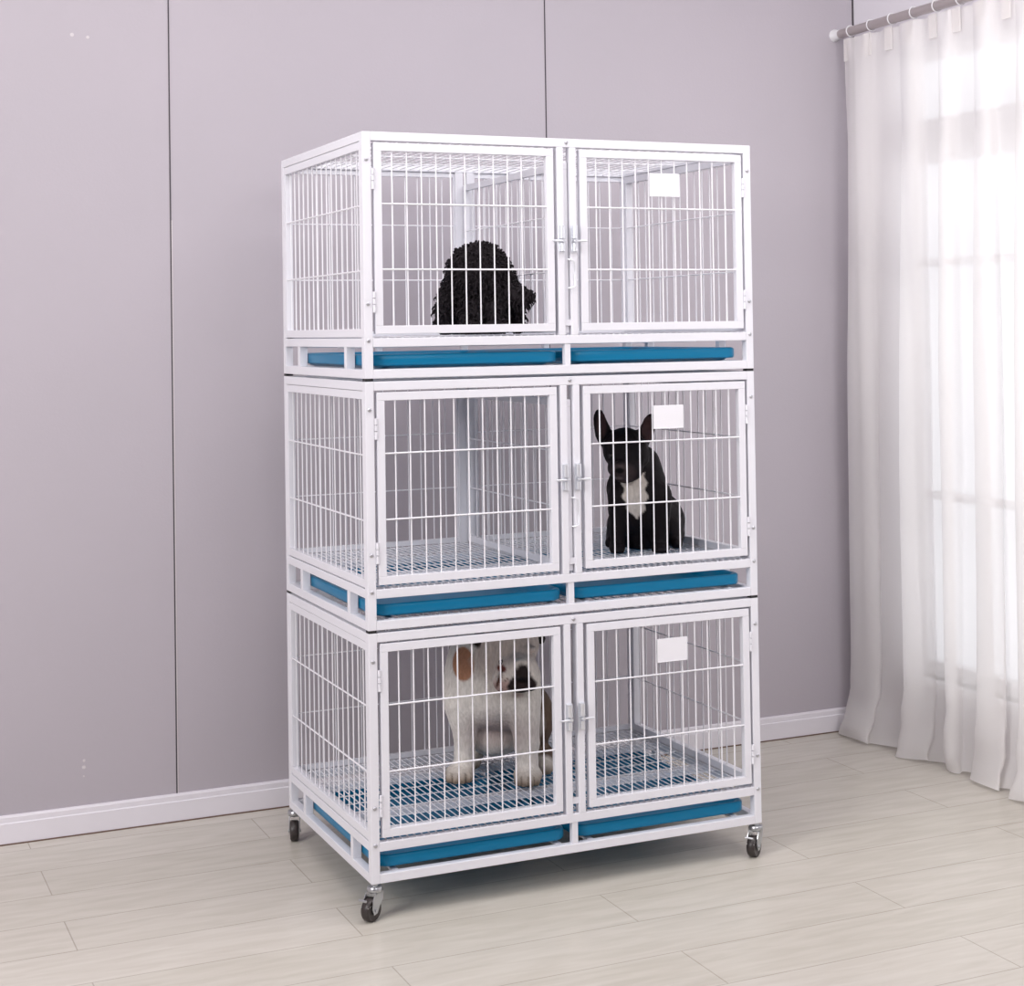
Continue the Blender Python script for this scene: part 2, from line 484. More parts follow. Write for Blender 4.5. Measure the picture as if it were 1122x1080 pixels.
def cage(base, label, tier):
    c = empty('dog_cage', (0, 0, base))
    tag(c, label, 'cage', 'stacked dog cages')
    B = 0.0016
    # corner posts
    for x in (0, W - T):
        for y in (0, D - T):
            part('corner_post', MB().box(x, x + T, y, y + T, 0.0, H), WHITE, c, bevel=B)
            if tier != 2:
                f = MB().box(x + .001, x + T - .001, y + .001, y + T - .001, -0.0062, 0.0002)
                part('foot_cap', f, BLACK, c, label='black rubber foot cap')
    # rails
    for z0, z1 in ((0.0, T), (0.076, 0.098), (H - T, H)):
        part('rail', MB().box(T, W - T, 0, T, z0, z1), WHITE, c, bevel=B)
        part('rail', MB().box(T, W - T, D - T, D, z0, z1), WHITE, c, bevel=B)
        part('rail', MB().box(0, T, T, D - T, z0, z1), WHITE, c, bevel=B)
        part('rail', MB().box(W - T, W, T, D - T, z0, z1), WHITE, c, bevel=B)
    # centre posts with slot between them, front; one wide post at the back
    for x in (0.522, 0.558):
        part('centre_post', MB().box(x, x + 0.0185, 0, T, 0.098, H - T), WHITE, c, bevel=B)
    part('centre_post', MB().box(0.520, 0.545, D - T, D, 0.098, H - T), WHITE, c, bevel=B)
    part('centre_post', MB().box(0.556, 0.580, D - T, D, 0.098, H - T), WHITE, c, bevel=B)
    part('slot_plate', MB().box(0.5405, 0.558, 0.004, 0.008, 0.122, 0.138), WHITE, c)
    # short posts in the tray bay
    for x in (0.538,):
        part('short_post', MB().box(x, x + 0.016, 0.002, 0.018, T, 0.076), WHITE, c, bevel=0.001)
    for x in (0.27, 0.535, 0.80):
        part('short_post', MB().box(x, x + 0.018, D - T, D - .004, T, 0.076), WHITE, c, bevel=0.001)
    for x in (0.0, W - T):
        for y in (0.140, 0.548):
            part('short_post', MB().box(x, x + T, y, y + 0.020, T, 0.076), WHITE, c, bevel=0.001)
    # tray runners
    for x in (0.060, 0.500, 0.590, 1.020):
        part('tray_runner', MB().box(x, x + 0.016, T, D - T, 0.016, 0.0225), WHITE, c)
    # support bars below the floor grid
    for y in (0.262, 0.545):
        part('support_bar', MB().box(T, W - T, y, y + 0.020, 0.072, 0.0915), WHITE, c, bevel=B)
    # floor grid
    g = MB(); n = 57
    for i in range(n):
        x = 0.026 + (W - 0.052) * i / (n - 1)
        g.tube([(x, 0.006, 0.0988), (x, D - 0.006, 0.0988)], 0.0016, 6)
    for y in np.arange(0.05, D - 0.02, 0.074):
        g.tube([(0.02, y, 0.0945), (W - 0.02, y, 0.0945)], 0.002, 6)
    part('floor_grid', g, WIRE, c)
    # roof grid
    g = MB(); n = 37
    for i in range(n):
        x = 0.036 + (W - 0.072) * i / (n - 1)
        g.tube([(x, 0.012, H - 0.016), (x, D - 0.012, H - 0.016)], WR, 6)
    for y in (0.18, 0.355, 0.53):
        g.tube([(0.012, y, H - 0.0195), (W - 0.012, y, H - 0.0195)], 0.002, 6)
    part('roof_grid', g, WIRE, c)
    # side panels
    z0, z1 = 0.101, H - T - 0.001
    for x in (0.001, W - 0.021):
        p = MB(); b = 0.020; ya, yb = T + .001, D - T - .001
        p.box(x, x + b, ya, yb, z0, z0 + b).box(x, x + b, ya, yb, z1 - b, z1)
        p.box(x, x + b, ya, ya + .008, z0 + b, z1 - b).box(x, x + b, yb - .012, yb, z0 + b, z1 - b)
        po = part('side_panel', p, WHITE, c, bevel=0.0012)
        g = MB(); xm = x + 0.008
        for k in range(15):
            y = 0.068 + 0.0415 * k
            g.tube([(xm, y, z0 + b / 2), (xm, y, z1 - b / 2)], WR, 6)
        for z in (0.262, 0.421):
            g.tube([(xm - .003, ya + .003, z), (xm - .003, yb - .003, z)], 0.0022, 6)
        part('wire_mesh', g, WIRE, po)
    # back panels, one per bay
    yb = D - 0.016
    for xa, xb in ((T, 0.520), (0.580, W - T)):
        p = MB()
        p.box(xa, xb, yb, yb + .012, z0, z0 + .014).box(xa, xb, yb, yb + .012, z1 - .014, z1)
        p.box(xa, xa + .004, yb, yb + .012, z0 + .014, z1 - .014).box(xb - .004, xb, yb, yb + .012, z0 + .014, z1 - .014)
        po = part('back_panel', p, WHITE, c, bevel=0.0008)
        g = MB(); nn = 12
        for k in range(1, nn + 1):
            x = xa + (xb - xa) * k / (nn + 1)
            g.tube([(x, yb + .006, z0 + .007), (x, yb + .006, z1 - .007)], WR, 6)
        for z in (0.262, 0.421):
            g.tube([(xa + .002, yb + .003, z), (xb - .002, yb + .003, z)], 0.002, 6)
        part('wire_mesh', g, WIRE, po)
    # lift-out divider (the bottom cage has it taken out)
    if tier != 2:
        p = MB(); xa, xb, ya, yb2, za, zb = 0.5425, 0.5555, 0.010, D - 0.026, 0.104, 0.541
        b = 0.018
        p.box(xa, xb, ya, yb2, za, za + b).box(xa, xb, ya, yb2, zb - b, zb)
        p.box(xa, xb, ya, ya + b, za + b, zb - b).box(xa, xb, yb2 - b, yb2, za + b, zb - b)
        po = part('divider_panel', p, WHITE, c, bevel=0.0012)
        g = MB(); xm = (xa + xb) / 2
        for k in range(1, 16):
            y = ya + b + (yb2 - ya - 2 * b) * k / 16
            g.tube([(xm, y, za + b / 2), (xm, y, zb - b / 2)], WR, 6)
        for z in (0.262, 0.405):
            g.tube([(xm - .003, ya + .01, z), (xm - .003, yb2 - .01, z)], 0.002, 6)
        part('wire_mesh', g, WIRE, po)
        g = MB(); g.tube([(0.549, 0.0, 0.218), (0.556, -0.006, 0.218), (0.566, -0.006, 0.222), (0.566, -0.006, 0.285), (0.556, -0.006, 0.291), (0.549, 0.0, 0.291)], 0.0017, 6)
        part('handle', g, CHROME, po, True)
    # doors
    for xa, xb, side in ((0.0295, 0.5125, 0), (0.5875, 1.0710, 1)):
        za, zb, b, y0, y1 = 0.108, 0.5735, 0.020, 0.000, 0.017
        p = MB()
        p.box(xa, xb, y0, y1, za, za + b).box(xa, xb, y0, y1, zb - b, zb)
        p.box(xa, xa + b, y0, y1, za + b, zb - b).box(xb - b, xb, y0, y1, za + b, zb - b)
        d = part('door', p, WHITE, c, bevel=0.0012)
        g = MB(); step = (xb - xa - b) / 12
        for k in range(1, 12):
            x = xa + b / 2 + step * k
            g.tube([(x, 0.0065, za + b / 2), (x, 0.0065, zb - b / 2)], WR, 8)
        for z in (0.265, 0.425):
            g.tube([(xa + b / 2, 0.003, z), (xb - b / 2, 0.003, z)], 0.0022, 8)
        part('wire_mesh', g, WIRE, d, True)
        hx = xa - 0.0035 if side == 0 else xb + 0.0035
        for hz in (0.485, 0.185):
            h = MB().tube([(hx, -0.001, hz - .025), (hx, -0.001, hz - .006)], 0.0036, 10)
            h.tube([(hx, -0.001, hz - .004), (hx, -0.001, hz + .009)], 0.0036, 10)
            h.tube([(hx, -0.001, hz + .011), (hx, -0.001, hz + .026)], 0.0036, 10)
            part('hinge', h, WHITE, d, True)
        # slide latch on the centre post
        lx = 0.5325 if side == 0 else 0.5675
        s = 1 if side == 0 else -1
        l = MB()
        l.box(lx - .009, lx + .009, -0.002, 0.0, 0.308, 0.378)
        l.tube([(lx, -0.006, 0.345), (lx, -0.006, 0.376)], 0.0075, 12)
        l.tube([(lx, -0.006, 0.312), (lx, -0.006, 0.332)], 0.0065, 12)
        l.tube([(lx + s * .006, -0.012, 0.338), (lx - s * .030, -0.012, 0.338)], 0.0026, 8)
        l.tube([(lx, -0.006, 0.338), (lx, -0.016, 0.338)], 0.004, 8)
        part('latch', l, CHROME, d, True, label='bright metal slide latch')
        if side == 1:
            k = MB().box(0.789, 0.8785, -0.0035, -0.0008, 0.4565, 0.5175)
            k.box(0.789, 0.8785, -0.0048, -0.0035, 0.4565, 0.459)
            part('card_holder', k, CARD, d, bevel=0.0006, label='blank white card holder')
    # bolts
    for x, z in ((0.0105, 0.532), (0.0105, 0.181), (0.0105, 0.092), (W - .0105, 0.532), (W - .0105, 0.181), (W - .0105, 0.092), (0.5495, H - 0.010)):
        bo = ob('bolt', BOLT, c); bo.location = (x, 0.0005, z)
    return c




def caster(parent, x, y, ang, brake):
    """swivel caster, origin at post centre, hanging below z = 0 of the cage"""
    c = empty('caster', (x, y, 0.0)); c.parent = parent; c.rotation_euler = (0, 0, ang)
    hgt = 0.0863
    # kept as mesh parts: the caster itself is the fork mesh
    m = MB()
    m.lathe([(0.008, 0.001), (0.008, -0.006), (0.017, -0.007), (0.0195, -0.011), (0.0195, -0.017), (0.016, -0.021), (0.010, -0.022)], (0, 0, 0), 'z', 24)
    off = -0.016; R = 0.028; zc = -hgt + R
    # fork: two curved side plates
    for sy in (-1, 1):
        ya, yb = sorted((sy * 0.0130, sy * 0.0152))
        outl = [(0.015, -0.018), (-0.015, -0.018), (-0.026, -0.034), (off - 0.013, zc + 0.004), (off - 0.006, zc - 0.010),
                (off + 0.006, zc - 0.008), (off + 0.016, zc + 0.008), (0.012, -0.038)]
        n = len(m.v); k = len(outl)
        for px, pz in outl: m.v.append((px, ya, pz))
        for px, pz in outl: m.v.append((px, yb, pz))
        m.f.append(tuple(n + i for i in range(k))); m.f.append(tuple(n + k + i for i in reversed(range(k))))
        for i in range(k):
            i2 = (i + 1) % k; m.f.append((n + i, n + i2, n + k + i2, n + k + i))
    m.box(-0.016, 0.015, -0.0152, 0.0152, -0.0215, -0.0180)
    m.tube([(off, -0.018, zc), (off, 0.018, zc)], 0.0045, 10)
    return c, m, off, R, zc


def add_casters(c):
    for x, y, ang, brake in ((0.012, 0.012, math.radians(33), True), (W - .012, 0.012, math.radians(36), True),
                             (0.012, D - .012, math.radians(72), False), (W - .012, D - .012, math.radians(80), False)):
        e, m, off, R, zc = caster(c, x, y, ang, brake)
        # replace the empty by the fork mesh so that its pieces are sub-parts
        me = m.mesh('caster', STEEL, True)
        k = ob('caster', me, c); k.location = e.location; k.rotation_euler = e.rotation_euler
        bpy.data.objects.remove(e)
        k['label'] = 'chrome swivel caster fork'
        w = MB().lathe([(0.008, -0.0110), (0.019, -0.0105), (R - 0.003, -0.0115), (R, -0.008), (R, 0.008), (R - 0.003, 0.0115), (0.019, 0.0105), (0.008, 0.0110)], (off, 0, zc), 'y', 32)
        part('wheel', w, TYRE, k, True, label='dark brown rubber wheel')
        if brake:
            b = MB()
            b.box(-0.050, -0.022, -0.011, 0.011, -0.040, -0.0375, Matrix.Rotation(math.radians(-12), 4, 'Y'))
            b.tube([(-0.048, -0.011, -0.029), (-0.048, 0.011, -0.029)], 0.003, 8)
            part('brake_lever', b, STEEL, k, True)


cages = []
for tier, (b, lab) in enumerate(zip(BASES, (
        'white wire dog cage at the top of the stack, holding the curly black dog',
        'middle white wire dog cage of the stack, holding the black French bulldog',
        'bottom white wire dog cage on casters, holding the white and tan bulldog'))):
    cages.append(cage(b, lab, tier))
add_casters(cages[2])


# ------------------------------------------------------------------ waste trays
def tray_mesh(w, d):
    """rolled-rim tray, rounded corners, origin at front left bottom"""
    def ring(inset, z, r):
        pts = []
        x0, x1, y0, y1 = inset, w - inset, inset, d - inset
        for cx, cy, a0 in ((x1 - r, y0 + r, -PI / 2), (x1 - r, y1 - r, 0), (x0 + r, y1 - r, PI / 2), (x0 + r, y0 + r, PI)):
            for k in range(7):
                a = a0 + PI / 2 * k / 6
                pts.append((cx + r * math.cos(a), cy + r * math.sin(a), z))
        return pts
    rings = [ring(0.030, 0.0, 0.02), ring(0.022, 0.002, 0.022), ring(0.0165, 0.006, 0.026), ring(0.012, 0.0065, 0.026),
             ring(0.003, 0.007, 0.032), ring(0.0, 0.011, 0.034), ring(0.0, 0.030, 0.034), ring(0.002, 0.0335, 0.033), ring(0.006, 0.035, 0.031),
             ring(0.012, 0.034, 0.028), ring(0.016, 0.030, 0.026), ring(0.022, 0.007, 0.022), ring(0.030, 0.004, 0.02)]
    V = [p for r in rings for p in r]; n = len(rings[0]); F = []
    for i in range(len(rings) - 1):
        for k in range(n):
            k2 = (k + 1) % n
            F.append((i * n + k, i * n + k2, (i + 1) * n + k2, (i + 1) * n + k))
    F.append(tuple(reversed(range(n)))); F.append(tuple((len(rings) - 1) * n + k for k in range(n)))
    me = bpy.data.meshes.new('waste_tray'); me.from_pydata(V, [], F)
    for f in me.polygons: f.use_smooth = True
    me.polygons[len(F) - 1].use_smooth = False
    me.materials.append(BLUE)
    bm = bmesh.new(); bm.from_mesh(me); bmesh.ops.recalc_face_normals(bm, faces=bm.faces); bm.to_mesh(me); bm.free()
    return me


TRAY = tray_mesh(0.509, 0.622)
where = ('top', 'middle', 'bottom')
for t, b in enumerate(BASES):
    for s, x in ((0, 0.0250), (1, 0.5580)):
        o = ob('waste_tray', TRAY)
        o.location = (x, 0.021, b + 0.0227)
        tag(o, 'blue plastic waste tray under the %s side of the %s dog cage' % (('left', 'right')[s], where[t]), 'tray', 'blue waste trays under the cages')

# ------------------------------------------------------------------ dogs
# Each dog is a table of overlapping muscles and limbs in metres (x to its left, y backwards, z up
# from the grid it sits on), blended into one continuous skin.
FRENCH = [
    ('E',(-0.0103,0.08,0.1105),(0.088,0.105,0.088),(0,0,0),0.02),
    ('E',(-0.0154,0.05,0.1691),(0.086,0.09,0.075),(0,0,0),0.02),
    ('E',(-0.0154,0.05,0.2356),(0.066,0.072,0.06),(0,0,0),0.03),
    ('E',(0.021,0.17,0.0723),(0.095,0.1,0.085),(0,0,0),0.02),
    ('E',(0.0705,0.14,0.0617),(0.045,0.085,0.06),(0,0,0),0.015),
    ('E',(-0.0627,0.14,0.0539),(0.042,0.085,0.055),(0,0,0),0.015),
    ('E',(-0.0052,0.09,0.0323),(0.06,0.08,0.045),(0,0,0),0.02),
    ('C',(-0.0608,0,0.1468),(-0.0733,-0.005,0.02),0.036,0.019,0.02),
    ('C',(0.0405,0,0.1544),(0.0443,-0.005,0.02),0.04,0.022,0.02),
    ('E',(-0.0731,-0.02,0.013),(0.023,0.03,0.014),(0,0,0),0.012),
    ('E',(0.0454,-0.02,0.013),(0.026,0.03,0.014),(0,0,0),0.012),
    ('E',(-0.0869,-0.037,0.009),(0.0062,0.01,0.0085),(0,0,0),0.004),
    ('E',(0.0297,-0.037,0.009),(0.0066,0.01,0.0085),(0,0,0),0.004),
    ('E',(-0.0777,-0.043,0.009),(0.0062,0.01,0.0085),(0,0,0),0.004),
    ('E',(0.0396,-0.043,0.009),(0.0066,0.01,0.0085),(0,0,0),0.004),
    ('E',(-0.0677,-0.043,0.009),(0.0062,0.01,0.0085),(0,0,0),0.004),
    ('E',(0.0506,-0.043,0.009),(0.0066,0.01,0.0085),(0,0,0),0.004),
    ('E',(-0.0588,-0.037,0.009),(0.0062,0.01,0.0085),(0,0,0),0.004),
    ('E',(0.0607,-0.037,0.009),(0.0066,0.01,0.0085),(0,0,0),0.004),
    ('C',(0.0942,0.15,0.02),(0.0924,0.06,0.014),0.02,0.016,0.02),
    ('C',(-0.0837,0.15,0.02),(-0.0928,0.08,0.014),0.02,0.016,0.02),
    ('E',(-0.0479,-0.02,0.2893),(0.061,0.062,0.056),(0,0,0),0.018),
    ('E',(-0.0402,-0.03,0.2696),(0.06,0.052,0.046),(0,0,0),0.015),
    ('E',(-0.0524,-0.065,0.241),(0.036,0.036,0.03),(0,0,0),0.012),
    ('E',(-0.075,-0.055,0.2355),(0.02,0.03,0.024),(0,0,0),0.01),
    ('E',(-0.025,-0.055,0.2305),(0.026,0.032,0.028),(0,0,0),0.01),
    ('E',(-0.0475,-0.055,0.213),(0.026,0.03,0.018),(0,0,0),0.01),
    ('E',(-0.0631,-0.098,0.2512),(0.013,0.009,0.0085),(0,0,0),0.004),
    ('C',(-0.0951,-0.05,0.3029),(-0.0623,-0.068,0.311),0.012,0.01,0.008),
    ('C',(0.0,-0.045,0.3027),(-0.0324,-0.065,0.3109),0.012,0.01,0.008),
    ('X',(-0.0571,-0.09,0.3265),(-0.0593,-0.105,0.2726),0.006,0.006,0.006),
    ('X',(-0.0842,-0.098,0.2302),(-0.0593,-0.104,0.2206),0.003,0.003,0.003),
    ('X',(-0.0593,-0.104,0.2206),(-0.0248,-0.092,0.2249),0.003,0.003,0.003),
    ('X',(-0.0605,-0.108,0.2406),(-0.0593,-0.106,0.2207),0.0025,0.0025,0.002),
    ('X',(-0.0718,-0.1,0.2773),(-0.0842,-0.1,0.2476),0.003,0.003,0.004),
    ('X',(-0.0421,-0.1,0.2773),(-0.0198,-0.095,0.2523),0.003,0.003,0.004),
    ('E',(-0.1075,-0.005,0.3318),(0.023,0.014,0.042),(0,-0.20943951023931956,0),0.01),
    ('E',(-0.1151,-0.005,0.3596),(0.0185,0.011,0.038),(0,-0.13962634015954636,0),0.006),
    ('E',(0.0051,-0.005,0.3191),(0.024,0.014,0.038),(0,0.4886921905584123,0),0.01),
    ('E',(0.019,-0.005,0.3495),(0.02,0.011,0.036),(0,0.3839724354387525,0),0.006),
    ('N',(-0.1107,-0.026,0.3525),(0.013,0.017,0.034),(0,-0.15707963267948966,0),0.006),
    ('N',(0.0151,-0.026,0.3424),(0.015,0.017,0.033),(0,0.4188790204786391,0),0.006),
]

BULL = [
    ('E',(-0.005,0.03,0.2429),(0.128,0.1,0.105),(0,0,0),0.03),
    ('E',(-0.0582,0.04,0.2614),(0.075,0.09,0.1),(0,0,0),0.03),
    ('E',(0.0582,0.04,0.231),(0.065,0.09,0.09),(0,0,0),0.03),
    ('E',(-0.0254,0.06,0.324),(0.098,0.09,0.085),(0,0,0),0.03),
    ('E',(0.0227,0.02,0.3479),(0.09,0.08,0.075),(0,0,0),0.02),
    ('C',(0.0051,0.08,0.224),(0.0338,0.17,0.1691),0.11,0.105,0.03),
    ('E',(0.1166,0.15,0.1339),(0.052,0.085,0.085),(0,0,0),0.012),
    ('E',(-0.0494,0.17,0.1249),(0.075,0.07,0.075),(0,0,0),0.02),
    ('C',(0.137,0.14,0.03),(0.1391,0.04,0.02),0.03,0.022,0.02),
    ('C',(-0.055,0.2,0.03),(-0.0616,0.11,0.02),0.028,0.022,0.02),
    ('E',(0.0052,0.16,0.106),(0.09,0.08,0.055),(0,0,0),0.02),
    ('E',(0.0,0.09,0.1046),(0.08,0.075,0.062),(0,0,0),0.02),
    ('C',(-0.0877,0.0,0.213),(-0.0804,0.01,0.1158),0.052,0.03,0.015),
    ('C',(-0.0804,0.01,0.1158),(-0.0831,0.02,0.045),0.0285,0.03,0.012),
    ('C',(0.08,-0.01,0.2149),(0.0873,-0.02,0.1044),0.05,0.034,0.015),
    ('C',(0.0873,-0.02,0.1044),(0.0873,-0.02,0.045),0.032,0.031,0.012),
    ('E',(-0.0952,0.0,0.022),(0.041,0.046,0.023),(0,0,0),0.012),
    ('E',(0.0894,-0.04,0.022),(0.04,0.046,0.024),(0,0,0),0.012),
    ('E',(-0.1232,-0.03,0.015),(0.0112,0.018,0.0155),(0,0,0),0.004),
    ('E',(0.0617,-0.07,0.015),(0.0112,0.018,0.0155),(0,0,0),0.004),
    ('E',(-0.1063,-0.042,0.015),(0.0112,0.018,0.0155),(0,0,0),0.004),
    ('E',(0.0772,-0.082,0.015),(0.0112,0.018,0.0155),(0,0,0),0.004),
    ('E',(-0.0874,-0.042,0.015),(0.0112,0.018,0.0155),(0,0,0),0.004),
    ('E',(0.095,-0.082,0.015),(0.0112,0.018,0.0155),(0,0,0),0.004),
    ('E',(-0.0709,-0.03,0.015),(0.0112,0.018,0.0155),(0,0,0),0.004),
    ('E',(0.1109,-0.07,0.015),(0.0112,0.018,0.0155),(0,0,0),0.004),
    ('X',(-0.1146,-0.045,0.0463),(-0.1143,-0.057,0.0205),0.0045,0.0045,0.003),
    ('X',(-0.0965,-0.055,0.0485),(-0.0963,-0.067,0.0228),0.0045,0.0045,0.003),
    ('X',(-0.0789,-0.045,0.0463),(-0.0787,-0.057,0.0205),0.0045,0.0045,0.003),
    ('X',(0.0691,-0.085,0.0552),(0.0689,-0.097,0.0297),0.0045,0.0045,0.003),
    ('X',(0.0858,-0.095,0.0574),(0.0856,-0.107,0.0319),0.0045,0.0045,0.003),
    ('X',(0.103,-0.085,0.0552),(0.1027,-0.097,0.0297),0.0045,0.0045,0.003),
    ('E',(0.0471,-0.05,0.3807),(0.078,0.075,0.068),(0,0,0),0.018),
    ('E',(0.0371,-0.06,0.3426),(0.072,0.065,0.055),(0,0,0),0.015),
    ('E',(0.0684,-0.115,0.3292),(0.05,0.042,0.042),(0,0,0),0.012),
    ('E',(0.0269,-0.1,0.2998),(0.033,0.044,0.04),(0,0,0),0.008),
    ('E',(0.1003,-0.105,0.3006),(0.027,0.04,0.037),(0,0,0),0.008),
    ('E',(0.0685,-0.105,0.2762),(0.034,0.036,0.016),(0,0,0),0.008),
    ('E',(0.0726,-0.152,0.3496),(0.018,0.012,0.011),(0,0,0),0.005),
    ('C',(0.0415,-0.115,0.3731),(0.1074,-0.115,0.3755),0.01,0.01,0.006),
    ('C',(0.0196,-0.105,0.3814),(0.0098,-0.1,0.3635),0.009,0.008,0.006),
    ('X',(0.0243,-0.135,0.3615),(0.0073,-0.128,0.3093),0.004,0.004,0.004),
    ('X',(0.0412,-0.15,0.3662),(0.0726,-0.155,0.3755),0.004,0.004,0.004),
    ('X',(0.0726,-0.155,0.3755),(0.1065,-0.15,0.3638),0.004,0.004,0.004),
    ('X',(0.0412,-0.15,0.2936),(0.0701,-0.158,0.3094),0.0035,0.0035,0.003),
    ('X',(0.0701,-0.158,0.3094),(0.1042,-0.145,0.2879),0.0035,0.0035,0.003),
    ('X',(0.0724,-0.165,0.3396),(0.0701,-0.16,0.3098),0.0025,0.0025,0.003),
    ('X',(-0.0122,-0.11,0.3748),(-0.0024,-0.1,0.2925),0.007,0.008,0.01),
    ('X',(-0.0566,-0.08,0.2399),(0.0663,-0.09,0.2441),0.004,0.004,0.012),
    ('X',(-0.0565,-0.085,0.1842),(0.0565,-0.09,0.1754),0.012,0.012,0.02),
    ('E',(-0.035,-0.01,0.3899),(0.02,0.012,0.024),(0,0.5235987755982988,0),0.008),
    ('E',(0.1275,-0.01,0.3899),(0.016,0.012,0.024),(0,-0.3490658503988659,0),0.008),
]

CURLY = [
    ('E',(-0.0025,-0.03,0.1545),(0.079,0.08,0.083),(0,0,0),0.02),
    ('E',(-0.0075,0.04,0.1022),(0.083,0.11,0.085),(0,0,0),0.03),
    ('E',(0.0025,0.0,0.0691),(0.08,0.09,0.065),(0,0,0),0.03),
    ('E',(-0.0227,0.1,0.0455),(0.08,0.08,0.06),(0,0,0),0.03),
    ('C',(-0.0687,-0.03,0.1422),(-0.0858,-0.03,0.0687),0.02,0.028,0.012),
    ('C',(-0.0858,-0.03,0.0687),(-0.0932,-0.03,0.022),0.022,0.02,0.012),
    ('C',(0.0638,-0.03,0.1545),(0.0834,-0.03,0.0687),0.02,0.026,0.012),
    ('C',(0.0834,-0.03,0.0687),(0.0932,-0.03,0.022),0.024,0.018,0.012),
    ('C',(0.0657,-0.06,0.1096),(0.111,-0.1,0.0941),0.03,0.019,0.015),
    ('E',(0.1252,-0.11,0.0987),(0.011,0.011,0.013),(0,0,0),0.006),
    ('C',(-0.0242,-0.08,0.0679),(-0.0266,-0.09,0.02),0.026,0.022,0.01),
    ('C',(0.0364,-0.08,0.0679),(0.0387,-0.09,0.02),0.026,0.022,0.01),
    ('E',(-0.0265,-0.105,0.017),(0.024,0.032,0.017),(0,0,0),0.008),
    ('E',(0.0386,-0.105,0.017),(0.024,0.032,0.017),(0,0,0),0.008),
]


def rotm(r):
    return np.array(Matrix.Rotation(r[2], 3, 'Z') @ Matrix.Rotation(r[1], 3, 'Y') @ Matrix.Rotation(r[0], 3, 'X'))


def sd_ell(P, c, r, rot):
    q = P - np.array(c)
    if any(rot): q = q @ rotm(rot)
    r = np.array(r)
    k0 = np.sqrt(((q / r) ** 2).sum(-1)); k1 = np.sqrt(((q / r ** 2) ** 2).sum(-1)) + 1e-9
    return k0 * (k0 - 1) / k1


def sd_cone(P, a, b, ra, rb):
    a = np.array(a); b = np.array(b); ab = b - a
    t = np.clip(((P - a) @ ab) / (ab @ ab + 1e-12), 0, 1)
    d = P - (a + t[..., None] * ab)
    return np.sqrt((d ** 2).sum(-1)) - (ra + (rb - ra) * t)


def smin(a, b, k):
    h = np.clip(0.5 + 0.5 * (b - a) / k, 0, 1)
    return b * (1 - h) + a * h - k * h * (1 - h)


def field(P, table):
    f = None
    for it in table:
        if it[0] == 'E':
            d = sd_ell(P, it[1], it[2], it[3]); f = d if f is None else smin(f, d, it[4])
        elif it[0] == 'C':
            d = sd_cone(P, *it[1:5]); f = d if f is None else smin(f, d, it[5])
    for it in table:
        if it[0] == 'X':
            d = sd_cone(P, *it[1:5]); f = -smin(-f, d, it[5])
        elif it[0] == 'N':
            d = sd_ell(P, it[1], it[2], it[3]); f = -smin(-f, d, it[4])
    return f


def skin(table, h, zmin=0.002):
    lo = np.array([9., 9, 9]); hi = -lo
    for it in table:
        if it[0] == 'E':
            c = np.array(it[1]); r = max(it[2]); lo = np.minimum(lo, c - r); hi = np.maximum(hi, c + r)
        elif it[0] == 'C':
            for c, r in ((it[1], it[3]), (it[2], it[4])):
                c = np.array(c); lo = np.minimum(lo, c - r); hi = np.maximum(hi, c + r)
    lo -= 3 * h; hi += 3 * h
    n = np.ceil((hi - lo) / h).astype(int) + 1
    ax = [lo[i] + h * np.arange(n[i]) for i in range(3)]
    G = np.stack(np.meshgrid(*ax, indexing='ij'), -1)
    f = field(G, table)
    f = np.maximum(f, zmin - G[..., 2])          # flat where it rests on the grid
    s = f < 0
    nx, ny, nz = n - 1
    acc = np.zeros((nx, ny, nz, 3)); cnt = np.zeros((nx, ny, nz))
    for axis in range(3):
        d = [0, 0, 0]; d[axis] = 1
        o = [i for i in range(3) if i != axis]
        for u in (0, 1):
            for v in (0, 1):
                st = [0, 0, 0]; st[o[0]] = u; st[o[1]] = v
                A = tuple(slice(st[i], st[i] + (nx, ny, nz)[i]) for i in range(3))
                Bs = tuple(slice(st[i] + d[i], st[i] + d[i] + (nx, ny, nz)[i]) for i in range(3))
                fa, fb = f[A], f[Bs]
                c = s[A] != s[Bs]
                t = np.where(c, fa / np.where(c, fa - fb, 1), 0)
                p = G[A] + t[..., None] * (G[Bs] - G[A])
                acc += np.where(c[..., None], p, 0); cnt += c
    mix = cnt > 0
    idx = -np.ones((nx, ny, nz), int); idx[mix] = np.arange(mix.sum())
    V = acc[mix] / cnt[mix][:, None]
    F = []
    for axis in range(3):
        o = [i for i in range(3) if i != axis]
        d = [0, 0, 0]; d[axis] = 1
        A = tuple(slice(0, -1) if i == axis else slice(None) for i in range(3))
        Bs = tuple(slice(1, None) if i == axis else slice(None) for i in range(3))
        ch = np.argwhere(s[A] != s[Bs])
        ok = (ch[:, o[0]] > 0) & (ch[:, o[1]] > 0) & (ch[:, o[0]] < n[o[0]] - 1) & (ch[:, o[1]] < n[o[1]] - 1)
        ch = ch[ok]
        inside = s[A][tuple(ch.T)]
        e0 = np.zeros(3, int); e0[o[0]] = 1; e1 = np.zeros(3, int); e1[o[1]] = 1
        q = [idx[tuple((ch - a).T)] for a in (e0 * 0, e0, e0 + e1, e1)]
        q = np.stack(q, 1)
        flip = inside ^ (axis == 1)
        q[flip] = q[flip][:, ::-1]
        F.append(q)
    F = np.concatenate(F)
    return V, F


